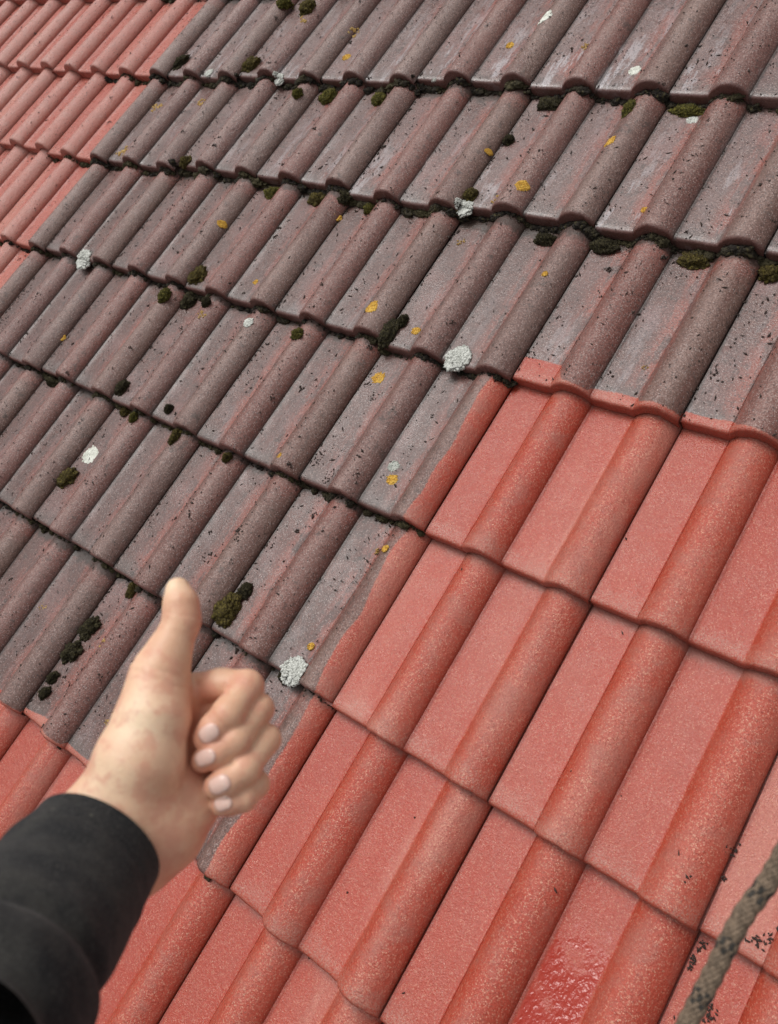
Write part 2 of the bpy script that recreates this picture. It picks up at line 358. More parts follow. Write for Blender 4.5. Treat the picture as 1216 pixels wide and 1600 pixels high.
for r in range(R_MIN, R_MAX + 1):
    for c in range(C_MIN, C_MAX + 1):
        ox, oy = tile_origin(c, r)
        o = bpy.data.objects.new('tile', TILE_MESHES[rng.randrange(7)]); COL.objects.link(o)
        o.parent = roof; o.location = (ox, oy, rng.uniform(-0.0004, 0.0006))
        o.rotation_euler = (rng.gauss(0, 0.0012), rng.gauss(0, 0.0022), rng.gauss(0, 0.0016))
        o.scale.x = (tile_origin(c + 1, r)[0] - ox) / TW if abs(tile_origin(c + 1, r)[0] - ox - TW) < 0.008 else 1.0   # hand made: no two quite the same width
        md = tile_mode(c, r)
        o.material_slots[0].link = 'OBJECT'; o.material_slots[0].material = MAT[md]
        if md != 'old': o['label'] = LBL[md]
tm = NT('roofing membrane'); tm.b.inputs['Base Color'].default_value = (0.012, 0.011, 0.010, 1); tm.b.inputs['Roughness'].default_value = 0.9
x0, x1 = (C_MIN - 1) * TW - 0.02, C_MAX * TW; y0, y1 = -R_MAX * G, -(R_MIN - 1) * G
def box(V, F, a, b):
    n = len(V); (ax, ay, az), (bx, by, bz) = a, b
    V += [(ax, ay, az), (bx, ay, az), (bx, by, az), (ax, by, az), (ax, ay, bz), (bx, ay, bz), (bx, by, bz), (ax, by, bz)]
    F += [tuple(n + i for i in f) for f in ((3, 2, 1, 0), (4, 5, 6, 7), (0, 1, 5, 4), (1, 2, 6, 5), (2, 3, 7, 6), (3, 0, 4, 7))]
V, F = [], []; box(V, F, (x0, y0, -0.075), (x1, y1, -0.055))
mesh_obj('underlay', V, F, [tm.m], roof, smooth=False)
wood = NT('batten wood'); wood.b.inputs['Base Color'].default_value = (0.14, 0.08, 0.04, 1); wood.b.inputs['Roughness'].default_value = 0.8
for r in range(R_MIN, R_MAX + 1):
    V, F = [], []; yy = tile_origin(0, r)[1] + G - 0.03; box(V, F, (x0, yy, -0.053), (x1, yy + 0.04, -0.022))
    mesh_obj('batten', V, F, [wood.m], roof, smooth=False)

MOSS_SPOTS = [
    (-0.8794, -0.5977, 0.0216, 0.0216, 0.00, 'olive', 'round olive moss cushion on a roll, alone above the course joint in the left centre'),
    (-0.9348, -0.6700, 0.0160, 0.0174, 0.00, 'green', 'yellow-green moss cushion left of a darker pair under a grey nose'),
    (-0.8846, -0.6526, 0.0188, 0.0217, 0.00, 'dark', 'dark green moss cushion directly below the round olive one'),
    (-0.7937, -0.6589, 0.0125, 0.0098, 0.00, 'dark', 'small dark moss tuft just right of the moss cushion below the round olive one'),
    (-0.2907, -0.6161, 0.0155, 0.0287, 0.00, 'dark', 'tall dark moss cushion over the joint above the big fluffy white lichen'),
    (-0.2782, -0.5824, 0.0108, 0.0132, 0.00, 'dark', 'small dark moss tuft leaning on the upper right of the tall dark cushion'),
    (-0.4961, -0.6718, 0.0140, 0.0114, 0.00, 'green', 'bright green moss cushion beside the reddish roll top in the middle of the roof'),
    (-0.2865, -1.2197, 0.0234, 0.0290, 0.00, 'olive', 'largest olive brown moss cushion, just right of the raised thumb tip'),
    (-0.2781, -1.1751, 0.0134, 0.0134, 0.00, 'dark', 'dark moss tuft touching the upper right of the largest cushion'),
    (-0.8852, -1.1470, 0.0206, 0.0234, 0.50, 'olive', 'olive moss cushion on the joint below the flat white lichen disc'),
    (-0.8803, -1.2547, 0.0162, 0.0190, 0.00, 'dark', 'dark moss ball at the tile corner below and left of the flat white lichen disc'),
    (-0.5800, -1.3851, 0.0171, 0.0220, 0.60, 'dark', 'dark elongated moss on the roll flank, uppermost of the chain left of the thumb'),
    (-0.5822, -1.4402, 0.0194, 0.0206, 0.60, 'dark', 'dark moss, middle clump of the chain left of the thumb'),
    (-0.5836, -1.4981, 0.0096, 0.0120, 0.60, 'dark', 'small dark moss below the middle clump of the chain left of the thumb'),
    (-0.5777, -1.5291, 0.0107, 0.0119, 0.60, 'dark', 'lowest small dark moss of the chain left of the thumb'),
    (-0.2895, -0.2804, 0.0149, 0.0136, 0.00, 'olive', 'round moss ball just above the white crusty lichen on a nose'),
    (-0.2865, -0.1268, 0.0114, 0.0101, 0.00, 'dark', 'dark moss ball stuck on the side of an edge roll in the upper right'),
    (-1.1802, -0.2906, 0.0177, 0.0144, 0.00, 'olive', 'small olive moss cushion on a grey tile near the painted top left corner'),
    (-1.1794, 0.0378, 0.0231, 0.0231, 0.60, 'olive', 'olive moss cushion on a roll flank in the top course'),
    (-1.4786, 0.0425, 0.0160, 0.0248, 0.60, 'dark', 'dark moss strip in the joint of the leftmost grey tile of the top course'),
    (-0.8612, -0.0355, 0.0228, 0.0198, 0.00, 'green', 'yellow-green moss cushion under a nose of the top course, widest of its row'),
    (-0.9333, -0.0559, 0.0122, 0.0122, 0.00, 'green', 'small bright green moss tuft left of the widest yellow-green cushion'),
    (-0.6952, -0.0344, 0.0218, 0.0160, 0.00, 'green', 'green moss cushion right of the widest yellow-green one in its row'),
    (-1.0937, 0.2232, 0.0228, 0.0228, 0.00, 'olive', 'olive moss cushion at the top edge of the photo'),
    (-1.2135, 0.2594, 0.0220, 0.0169, 0.00, 'green', 'green moss cushion at the top edge, left of the olive one'),
    (-0.8410, -0.3279, 0.0236, 0.0147, 0.00, 'green', 'green moss cushion in the second course line, left of an upright dark one'),
    (-0.6962, -0.3268, 0.0240, 0.0156, 0.00, 'olive', 'olive moss cushion at the head of a roll in the second course line'),
    (-0.6084, -0.3200, 0.0192, 0.0165, 0.00, 'dark', 'dark moss tuft over a tile corner in the second course line'),
    (-0.5369, -0.3311, 0.0162, 0.0108, 0.00, 'green', 'small green moss cushion at the foot of the second course, middle of the roof'),
    (-0.0965, -0.3386, 0.0233, 0.0116, 0.00, 'dark', 'dark moss cushion at a pan head right of the white crusty lichen'),
    (0.0235, -0.3337, 0.0268, 0.0134, 0.00, 'dark', 'broad dark moss cushion between two rolls in the second course line'),
    (0.1897, -0.3347, 0.0272, 0.0136, 0.00, 'olive', 'broad olive moss cushion near the right edge, second course line'),
    (0.3154, -0.3373, 0.0169, 0.0139, 0.00, 'olive', 'olive moss cushion cut by the right edge of the photo'),
    (-0.2487, -0.0202, 0.0305, 0.0140, 0.00, 'dark', 'dark green moss cushion under the first course nose, upper right'),
    (0.0414, -0.0187, 0.0322, 0.0115, 0.00, 'green', 'broad green moss strip under a nose beside the white lichen crust'),
    (-0.0613, -0.0412, 0.0118, 0.0165, 0.00, 'green', 'upright green moss tuft left of a roll head, upper right'),
    (-0.8890, -0.9116, 0.0154, 0.0168, 0.00, 'dark', 'dark moss ball at a tile corner near the left edge'),
    (-0.8635, -0.9545, 0.0126, 0.0112, 0.00, 'olive', 'small olive moss below the dark ball at the tile corner'),
    (-0.7904, -0.9648, 0.0095, 0.0108, 0.00, 'green', 'tiny yellowish moss tuft beside the reddish roll top at left'),
    (-0.6444, -0.9674, 0.0103, 0.0168, 0.00, 'olive', 'narrow olive moss tuft hanging under a nose left of centre'),
    (-0.4828, -0.9653, 0.0086, 0.0086, 0.00, 'olive', 'tiny olive moss at a course joint left of centre'),
    (-0.5408, -1.2775, 0.0135, 0.0159, 0.00, 'olive', 'olive moss cushion under a nose just left of the thumb tip'),
    (-1.1636, -0.9567, 0.0290, 0.0122, 0.00, 'dark', 'flat dark moss strip under a nose at the left edge'),
    (-0.1190, -1.2612, 0.0156, 0.0145, 0.00, 'dark', 'dark moss tuft attached to the left of the fluffy white lichen by the fingers'),
    (-0.7141, -0.9167, 0.0093, 0.0093, 0.00, 'dark', 'dark little moss ball in a pan left of centre'),
]
LICHEN_SPOTS = [
    (-0.1191, -0.6298, 0.0243, 0.0292, 'fluffy', 'large fluffy white lichen hanging over a nose in the middle of the roof'),
    (-0.0945, -1.2513, 0.0212, 0.0293, 'fluffy', 'fluffy white lichen on a tile corner just above the curled fingers'),
    (-1.3224, -0.6294, 0.0285, 0.0289, 'fluffy', 'grey-white fluffy lichen on a nose at the left'),
    (-0.2884, -0.3079, 0.0167, 0.0207, 'fluffy', 'white crusty lichen below the round moss ball'),
    (0.0581, -0.0372, 0.0188, 0.0081, 'fluffy', 'thin white lichen crust under a nose in the upper right'),
    (-1.0442, -0.0020, 0.0148, 0.0170, 'fluffy', 'small white lichen tuft on a nose in the top course'),
    (-1.3259, 0.0065, 0.0123, 0.0162, 'fluffy', 'smallest white lichen tuft, near the painted tiles in the top course'),
    (-0.6415, -0.6762, 0.0123, 0.0126, 'fluffy', 'pale green-white lichen at a pan head in the middle course'),
    (-0.5559, 0.0073, 0.0072, 0.0100, 'fluffy', 'tiny white lichen knob under a nose at the top'),
    (-0.8719, -1.0775, 0.0228, 0.0262, 'disc', 'flat round white lichen disc on a joint at the left'),
    (-0.0958, 0.0579, 0.0124, 0.0129, 'disc', 'flat oval white lichen spot on a pan in the upper right'),
    (-0.3595, 0.1839, 0.0177, 0.0204, 'disc', 'flat irregular white lichen patch near the top edge'),
    (-0.1287, -0.8591, 0.0125, 0.0117, 'pale', 'pale grey-green round lichen above the yellow one in the centre'),
    (-0.1168, -0.8837, 0.0124, 0.0129, 'orange', 'yellow lichen rosette right below the pale grey-green one'),
    (-0.1745, -0.2578, 0.0134, 0.0126, 'orange', 'bright yellow lichen disc on a roll in the upper right'),
    (-0.0588, -0.1258, 0.0131, 0.0137, 'orange', 'orange lichen rosette left of an edge roll in the upper right'),
    (-0.2725, -0.7016, 0.0147, 0.0155, 'orange', 'orange-yellow lichen rosette at a pan head in the centre'),
    (-0.3450, -0.5819, 0.0149, 0.0186, 'orange', 'orange ring-shaped lichen beside a roll above centre'),
    (-0.0555, -1.0009, 0.0075, 0.0087, 'orange', 'small yellow lichen spot left of the painted strip'),
    (-0.0927, -1.2025, 0.0064, 0.0074, 'orange', 'small yellow lichen spot above the fluffy white lichen by the fingers'),
    (-0.9094, -0.4502, 0.0091, 0.0105, 'orange', 'small orange lichen on a roll left of the centre top'),
    (-0.4185, 0.1240, 0.0097, 0.0096, 'orange', 'small yellow lichen spot near the top edge'),
    (-0.2348, 0.1245, 0.0131, 0.0091, 'faint', 'faint orange lichen patch at the top right'),
    (-0.8662, 0.0789, 0.0126, 0.0109, 'orange', 'orange lichen spot on a pan in the top course'),
    (-0.2387, -0.5948, 0.0097, 0.0098, 'orange', 'orange lichen spot right of the tall dark moss'),
    (-1.2020, -0.8483, 0.0095, 0.0091, 'orange', 'yellow lichen spot near a joint at the left edge'),
    (-0.3493, -0.9258, 0.0060, 0.0069, 'orange', 'little orange lichen spot at a nose in the centre left'),
    (-0.5116, -1.3885, 0.0122, 0.0140, 'faint', 'pale yellow lichen patch right of the dark moss chain'),
    (-0.7321, -1.4016, 0.0106, 0.0106, 'faint', 'pale yellow lichen patch on a roll at the left edge'),
    (-0.2300, -0.2805, 0.0088, 0.0144, 'faint', 'faint orange lichen smear beside the yellow disc on a roll'),
    (-0.3066, -0.1704, 0.0065, 0.0075, 'orange', 'small orange lichen spot on an edge roll, upper right'),
    (-0.7858, -0.6905, 0.0100, 0.0115, 'faint', 'brownish orange lichen patch right of the moss pair'),
    (0.0695, -0.2597, 0.0068, 0.0065, 'orange', 'small yellow lichen spot by a main roll at the right'),
    (-0.0393, -0.4316, 0.0057, 0.0066, 'orange', 'small orange lichen spot on the streaked roll at the right'),
    (-1.0771, 0.1849, 0.0133, 0.0153, 'faint', 'dull orange lichen under the moss at the top edge'),
    (-0.8977, 0.1648, 0.0208, 0.0111, 'faint', 'pale orange lichen smear high in the top course'),
    (-0.7016, -0.5745, 0.0071, 0.0081, 'orange', 'tiny yellow lichen spot on a pan, centre left'),
    (-0.6001, -0.3690, 0.0084, 0.0081, 'orange', 'small orange lichen spot on an edge roll under the dark moss tuft'),
    (-1.4763, -0.1099, 0.0145, 0.0251, 'faint', 'pale yellow lichen patch on a tile near the painted corner'),
    (-1.4622, -0.2853, 0.0249, 0.0245, 'faint', 'largest pale yellow lichen patch, on a nose near the painted corner'),
    (-1.3048, -0.0805, 0.0140, 0.0201, 'faint', 'pale yellow lichen crust at a roll head in the top left'),
    (-0.6116, -1.1516, 0.0078, 0.0074, 'faint', 'faint yellow lichen spot on an edge roll at the left'),
    (-0.4009, -1.5013, 0.0070, 0.0107, 'faint', 'dull yellow lichen patch just left of the wrist'),
    (-0.2694, -0.3738, 0.0101, 0.0087, 'faint', 'faint yellow lichen at a pan head below the white crusty lichen'),
    (-0.0800, -1.0079, 0.0055, 0.0089, 'faint', 'grey-brown lichen speck beside the small yellow spot'),
    (0.2068, -0.5582, 0.0051, 0.0059, 'faint', 'tiny pale lichen speck above the painted nose'),
]
def col_material(name, stops, scale, rough=0.9, bumpd=0.002, bscale=300, spec=0.2):
    t = NT(name); P = t.n.new('ShaderNodeTexCoord').outputs['Object']
    r = t.n.new('ShaderNodeValToRGB'); r.color_ramp.elements[0].color = (*stops[0], 1); r.color_ramp.elements[0].position = 0.32
    r.color_ramp.elements[1].color = (*stops[-1], 1); r.color_ramp.elements[1].position = 0.68
    for i, s in enumerate(stops[1:-1]):
        e = r.color_ramp.elements.new(0.32 + 0.36 * (i + 1) / (len(stops) - 1)); e.color = (*s, 1)
    t.l.new(t.noise(P, scale, 4, 0.65), r.inputs[0]); t.l.new(r.outputs[0], t.b.inputs['Base Color'])
    t.b.inputs['Roughness'].default_value = rough; t.b.inputs['Specular IOR Level'].default_value = spec
    t.l.new(t.bump(t.noise(P, bscale, 3, 0.6), 0.8, bumpd), t.b.inputs['Normal'])
    return t.m
MOSS_M = {'dark': col_material('dark moss', [(0.012, 0.010, 0.007), (0.030, 0.025, 0.013), (0.075, 0.065, 0.028)], 260),
          'olive': col_material('olive moss', [(0.030, 0.020, 0.009), (0.065, 0.050, 0.016), (0.15, 0.12, 0.028)], 230),
          'green': col_material('green moss', [(0.026, 0.020, 0.008), (0.075, 0.068, 0.016), (0.19, 0.165, 0.035)], 230)}
LICH_M = {'fluffy': col_material('white fluffy lichen', [(0.30, 0.30, 0.27), (0.55, 0.56, 0.52), (0.74, 0.75, 0.70)], 300),
          'disc': col_material('white lichen', [(0.40, 0.41, 0.35), (0.66, 0.67, 0.60), (0.76, 0.77, 0.70)], 90),
          'pale': col_material('pale lichen', [(0.26, 0.28, 0.25), (0.42, 0.44, 0.40), (0.56, 0.57, 0.52)], 200),
          'orange': col_material('orange lichen', [(0.34, 0.17, 0.03), (0.56, 0.32, 0.055), (0.62, 0.42, 0.10)], 160),
          'faint': col_material('faded orange lichen', [(0.22, 0.11, 0.04), (0.42, 0.27, 0.09), (0.50, 0.36, 0.16)], 160)}
def ico(sub):
    import bmesh
    bm = bmesh.new(); bmesh.ops.create_icosphere(bm, subdivisions=sub, radius=1)
    v = np.array([x.co[:] for x in bm.verts]); f = [tuple(a.index for a in g.verts) for g in bm.faces]; bm.free(); return v, f
ICO1, ICO2, ICO3, ICO4 = ico(1), ico(2), ico(3), ico(4)
def add_blob(V, F, c, rx, ry, rz, ang, ic, amp, fs, seed, fine=0.0):
    """irregular cushion"""
    n = len(V); ca, sa = math.cos(ang), math.sin(ang); sv = Vector((seed, seed * 1.7, 0))
    for x, y, z in ic[0]:
        k = 1 + amp * noise.noise(Vector((x, y, z)) * fs + sv) + amp * 0.5 * noise.noise(Vector((x, y, z)) * fs * 2.7 + sv)
        if fine: k += fine * noise.noise(Vector((x * rx, y * ry, z * rz)) * 330 + sv) + fine * 0.8 * noise.noise(Vector((x * rx, y * ry, z * rz)) * 800 + sv)
        X, Y, Z = x * rx * k, y * ry * k, z * rz * k
        V.append((c[0] + X * ca - Y * sa, c[1] + X * sa + Y * ca, c[2] + Z))
    F += [tuple(n + i for i in f) for f in ic[1]]
def add_tufts(V, F, c, rx, ry, rz, ang, num, ln, wd, rg, fs=1.6, amp=0.3, seed=0):
    ca, sa = math.cos(ang), math.sin(ang); sv = Vector((seed, seed * 1.7, 0))
    for _ in range(num):
        d = Vector((rg.gauss(0, 1), rg.gauss(0, 1), abs(rg.gauss(0, 1)) + 0.05)).normalized()
        k = 1 + amp * noise.noise(d * fs + sv) + amp * 0.5 * noise.noise(d * fs * 2.7 + sv)
        b = Vector((d.x * rx * k, d.y * ry * k, d.z * rz * k)) * 0.93
        nrm = Vector((d.x / rx, d.y / ry, d.z / rz)).normalized()
        nrm = (nrm + Vector((rg.gauss(0, .35), rg.gauss(0, .35), rg.gauss(0, .35)))).normalized()
        t1 = nrm.orthogonal().normalized(); t2 = nrm.cross(t1); n = len(V); L = ln * rg.uniform(0.5, 1.3)
        pts = [b + (t1 * math.cos(a) + t2 * math.sin(a)) * wd for a in (0, 2.1, 4.2)] + [b + nrm * L]
        for q in pts: V.append((c[0] + q.x * ca - q.y * sa, c[1] + q.x * sa + q.y * ca, c[2] + q.z))
        F += [(n, n + 1, n + 3), (n + 1, n + 2, n + 3), (n + 2, n, n + 3)]
def roof_thing(name, V, F, mat, u, v, z, **kw):
    V = [(a - u, b - v, c - z) for a, b, c in V]
    return tag(mesh_obj(name, V, F, [mat], M=M_ROOF @ Matrix.Translation((u, v, z))), **kw)
def under(u, v):
    """height a growth rests at: the lower of the surfaces just below it"""
    return min(surf(u, v), surf(u, v - 0.012))
rng = random.Random(11)
for i, (u, v, a, b, ang, kind, label) in enumerate(MOSS_SPOTS):
    V, F = [], []; a, b = a * 0.92, b * 1.05
    z = min(surf(u, v), surf(u, v - b * 0.8)) + 0.001; hgt = 0.55 * min(a, b) + 0.003
    add_blob(V, F, (u, v, z), a, b, hgt, -ang, ICO4, 0.42, 1.6, i * 3.1, 0.30)
    for q in range(9):
        t = rng.uniform(0, 6.28); uu, vv = u + math.cos(t) * a * 0.85, v + math.sin(t) * b * 0.85
        s = rng.uniform(0.15, 0.42); add_blob(V, F, (uu, vv, min(surf(uu, vv), z + .01)), a * s, b * s, hgt * s * 1.3, 0, ICO3, 0.5, 1.8, i * 3 + q, 0.35)
    add_tufts(V, F, (u, v, z), a, b, hgt, -ang, 520, 0.0042, 0.0011, rng, 1.6, 0.42, i * 3.1)
    roof_thing('moss_cushion', V, F, MOSS_M[kind], u, v, z, label=label, category='moss', group='moss cushions growing on the old tiles')
def granules(V, F, u, v, r, h, rg):
    n = len(V); k = 7; z = surf(u, v); ph = rg.random() * 6
    V.append((u, v, z + h))
    for ring, (rr, hh) in enumerate(((0.62, 0.85), (1.0, 0.0))):
        for j in range(k):
            a = ph + j * 6.2832 / k; q = r * rr * rg.uniform(0.75, 1.2)
            V.append((u + q * math.cos(a), v + q * math.sin(a), surf(u + q * math.cos(a), v + q * math.sin(a)) + h * hh - (0.0003 if ring else 0)))
    for j in range(k):
        j2 = (j + 1) % k
        F.append((n, n + 1 + j, n + 1 + j2)); F.append((n + 1 + j, n + 1 + k + j, n + 1 + k + j2, n + 1 + j2))
for i, (u, v, a, b, kind, label) in enumerate(LICHEN_SPOTS):
    V, F = [], []; z = surf(u, v); rg = random.Random(500 + i); a = b = (0.55 * a + 0.5 * b) if kind != 'fluffy' or a / b < 1.8 else b * 1.4
    if kind in ('orange', 'disc', 'pale'):        # the crust itself: a thin lobed disc that follows the tile
        n0 = len(V); V.append((u, v, z + 0.0012)); NK = 40; rings = 6
        for q in range(1, rings + 1):
            for k in range(NK):
                t = k * 2 * math.pi / NK
                lob = 1 + 0.16 * noise.noise(Vector((math.cos(t) * 1.4, math.sin(t) * 1.4, i * 2.3))) + 0.10 * noise.noise(Vector((math.cos(t) * 6, math.sin(t) * 6, i)))
                rr_ = q / rings * lob * 0.92; X, Y = u + math.cos(t) * a * rr_, v + math.sin(t) * b * rr_
                V.append((X, Y, surf(X, Y) + (-0.0004 if q == rings else 0.0011 + 0.0006 * noise.noise(Vector((X * 500, Y * 500, i))))))
        for k in range(NK): F.append((n0, n0 + 1 + k, n0 + 1 + (k + 1) % NK))
        for q in range(rings - 1):
            for k in range(NK):
                p0, p1 = n0 + 1 + q * NK + k, n0 + 1 + q * NK + (k + 1) % NK; F.append((p0, p0 + NK, p1 + NK, p1))
    def inside(x, y):
        t = math.atan2(y, x); k = 1 + 0.20 * noise.noise(Vector((math.cos(t) * 1.4, math.sin(t) * 1.4, i * 2.3))) + 0.16 * noise.noise(Vector((math.cos(t) * 4, math.sin(t) * 4, i)))
        return x * x + y * y < k * k
    cnt = {'fluffy': 420, 'disc': 60, 'pale': 90, 'orange': 60, 'faint': 30}[kind]
    for _ in range(cnt):
        while True:
            x, y = rg.uniform(-1.25, 1.25), rg.uniform(-1.25, 1.25)
            if inside(x, y): break
        rr = math.hypot(x, y)
        if kind == 'orange' and rr < 0.35 and a > 0.006 and rg.random() < 0.75: continue
        if kind == 'faint' and noise.noise(Vector((x * 1.6, y * 1.6, i * 5.0))) < -0.05: continue
        if kind == 'fluffy':
            s = rg.uniform(0.05, 0.13) * min(a, b); uu, vv = u + x * a * 0.9, v + y * b * 0.9
            zz = surf(uu, vv)
            if zz < z - 0.004: zz = z - 0.004
            add_blob(V, F, (uu, vv, zz + (1 - rr * 0.7) * 0.11 * min(a, b)), s, s, s * 1.1, 0, ICO1, 0.6, 2.0, i + _)
        else:
            s = {'disc': 0.14, 'pale': 0.13, 'orange': 0.15, 'faint': 0.20}[kind] * min(a, b) * rg.uniform(0.6, 1.2)
            granules(V, F, u + x * a * 0.88, v + y * b * 0.88, s, (0.0015 if kind == 'disc' else 0.0022) * rg.uniform(0.6, 1.2), rg)
    cat_group = 'orange and yellow lichen spots' if kind in ('orange', 'faint') else 'white and pale lichens'
    if kind == 'fluffy': add_blob(V, F, (u, v, z), a * 0.8, b * 0.8, 0.12 * min(a, b), 0, ICO4, 0.5, 2, i, 0.25)
    roof_thing('lichen', V, F, LICH_M[kind], u, v, z, label=label, category='lichen', group=cat_group)
# low growth packed under the front edges of the old courses: nobody could count it
V, F = [], []; rng = random.Random(21)
dens = {-1: 1.0, 0: 1.1, 1: 1.1, 2: 0.75, 3: 0.65, 4: 0.55, 5: 0.10}
for r, dd in dens.items():
    for c in range(-8, 5):
        if tile_mode(c, r) not in ('old', 'strip', 'nose', 'side'): continue
        if tile_mode(c, r) == 'nose' and r == 2: continue
        ox, oy = tile_origin(c, r)
        for q in range(int(230 * dd)):
            x = rng.uniform(0.0, 0.297) if rng.random() < 0.75 else rng.choice((rng.uniform(-.008, .01), rng.uniform(0.24, 0.29)))
            if noise.noise(Vector(((ox + x) * 9, r * 3.3, 0))) < 0.25 - 0.5 * dd: 
                if rng.random() < 0.75: continue
            bigb = rng.random() < 0.07; s = (rng.uniform(0.005, 0.009) if bigb else 0.0011 + 0.0030 * rng.random() ** 2) * (1.15 if r < 2 else 0.75) * (0.8 if c < -3 else 1)
            u, v = ox + x, oy - rng.uniform(0.0, 0.006) * (1.8 if r < 2 and rng.random() < .4 else 1)
            zz = surf(u, v - 0.008)
            add_blob(V, F, (u, v, zz + s * 0.2), s * rng.uniform(1, 1.9), s, s * 0.8, rng.uniform(-.6, .6), ICO3 if bigb else ICO1, 0.5 if bigb else 1.3, 1.8, q + c * 7.1, 0.5 if bigb else 0)
            add_tufts(V, F, (u, v, zz + s * 0.2), s * 1.3, s, s * 0.8, 0, 60 if bigb else 3, 0.0034, 0.0011, rng)
z0 = 0.0
t = NT('moss in the joints'); P = t.objco()
mc = t.mix(t.ramp(t.noise(P, 7, 2, 0.6), 0.45, 0.62), (0.016, 0.012, 0.009), (0.042, 0.034, 0.013))
mc = t.mix(t.ramp(t.noise(P, 160, 3, 0.6), 0.5, 0.7), mc, (0.070, 0.058, 0.024))
t.l.new(mc, t.b.inputs['Base Color']); t.b.inputs['Roughness'].default_value = 0.95
tag(mesh_obj('moss_growth', V, F, [t.m], M=M_ROOF), 'dark moss packed under the front edges of the weathered tile courses', 'moss', kind='stuff')
DEBRIS_SPOTS = [(0.6567, -1.2432, 0.0037, 10), (0.6675, -1.2340, 0.0030, 5), (0.6073, -1.2832, 0.0031, 9), (0.6054, -1.3022, 0.0031, 9), (0.6012, -1.1635, 0.0031, 5), (0.5913, -1.1659, 0.0023, 3), (0.6378, -1.3460, 0.0067, 30), (0.5679, -1.2226, 0.0023, 2), (0.6008, -1.1974, 0.0023, 3), (0.6720, -1.2179, 0.0022, 4), (0.6258, -1.3363, 0.0045, 10), (-0.2586, -0.7425, 0.0048, 8), (-0.2842, -0.7194, 0.0037, 5), (-0.2398, -0.9216, 0.0058, 10), (-0.1713, -0.9137, 0.0034, 4), (-0.2814, -0.9030, 0.0059, 10), (-0.3480, -1.0844, 0.0071, 10), (-0.4603, -0.9476, 0.0037, 5), (-0.3990, -1.1467, 0.0061, 6), (-0.7045, -1.4759, 0.0039, 3), (-1.0581, -0.6929, 0.0047, 3), (-1.3694, -0.8332, 0.0083, 8), (-1.4903, -0.7690, 0.0087, 8), (-1.3776, -0.7742, 0.0083, 7), ]
# crumbs of moss, soot and twig scattered over the tiles
V, F = [], []; rng = random.Random(77)
OCT = [(1, 0, 0), (-1, 0, 0), (0, 1, 0), (0, -1, 0), (0, 0, 1), (0, 0, -1)]
OF = [(0, 2, 4), (2, 1, 4), (1, 3, 4), (3, 0, 4), (2, 0, 5), (1, 2, 5), (3, 1, 5), (0, 3, 5)]
def crumb(u, v, l, w, a):
    z = surf(u, v) + w * 0.35 + 0.0008; l *= 1.1; w *= 1.05; n = len(V); ca, sa = math.cos(a), math.sin(a); bend = rng.uniform(-.6, .6)
    for x, y, zz in OCT:
        X, Y = x * l * rng.uniform(0.7, 1.2), (y + bend * x * x) * w * rng.uniform(0.7, 1.3)
        V.append((u + X * ca - Y * sa, v + X * sa + Y * ca, z + zz * w * 0.6))
    F.extend([tuple(n + i for i in f) for f in OF])
def mode_at(u, v):
    r = int(math.ceil(-v / G)); c = int(math.floor(u / TW)) + 1
    return tile_mode(c, r), r, c
def old_at(u, v):
    m, r, c = mode_at(u, v); x = (u / TW - math.floor(u / TW)) * TW
    return m in ('old', 'nose') or (m == 'strip' and x < 0.25) or (m == 'side' and x > 0.23)
def view_ok(u, v): return -3.2 < u < 1.3 and -2.2 < v < 0.6
cnt = 0
while cnt < 11000:
    u, v = rng.uniform(-3.1, 1.2), rng.uniform(-2.1, 0.55)
    old = old_at(u, v)
    if not old and rng.random() > (0.5 if u < -1.4 else 0.012): continue
    x = (u / TW - math.floor(u / TW)) * TW; y = (v / G - math.floor(v / G)) * G
    w = 0.35 + 0.5 * (noise.noise(Vector((u * 5, v * 5, 3))) + 0.3) + (0.5 if x < 0.02 or x > 0.15 and x < 0.165 else 0) + (0.3 if y > 0.28 else 0)
    if rng.random() > w: continue
    big = rng.random()
    if big < 0.80: crumb(u, v, rng.uniform(0.0008, 0.0025) * rng.uniform(.8, 1.3), rng.uniform(0.0007, 0.0017), rng.uniform(0, 6.28))
    elif big < 0.975: crumb(u, v, rng.uniform(0.003, 0.0065), rng.uniform(0.0008, 0.0018), rng.uniform(0, 6.28))
    else:
        for _ in range(rng.randint(3, 7)):
            crumb(u + rng.gauss(0, 0.003), v + rng.gauss(0, 0.003), rng.uniform(0.0020, 0.0045), rng.uniform(0.0010, 0.0024), rng.uniform(0, 6.28))
    cnt += 1
# dirt collected along the side joints of the old tiles
for r in range(-2, 6):
    for c in range(-9, 5):
        if tile_mode(c, r) not in ('old', 'nose', 'side'): continue
        ox, oy = tile_origin(c + 1, r)
        for q in range(26):
            y = rng.uniform(0, G)
            if noise.noise(Vector((c * 3.1, (oy + y) * 8, 1))) < 0.0: continue
            crumb(ox + rng.gauss(0.004, 0.003), oy + y, rng.uniform(0.0015, 0.0045), rng.uniform(0.0008, 0.0018), 1.57 + rng.gauss(0, 0.4))
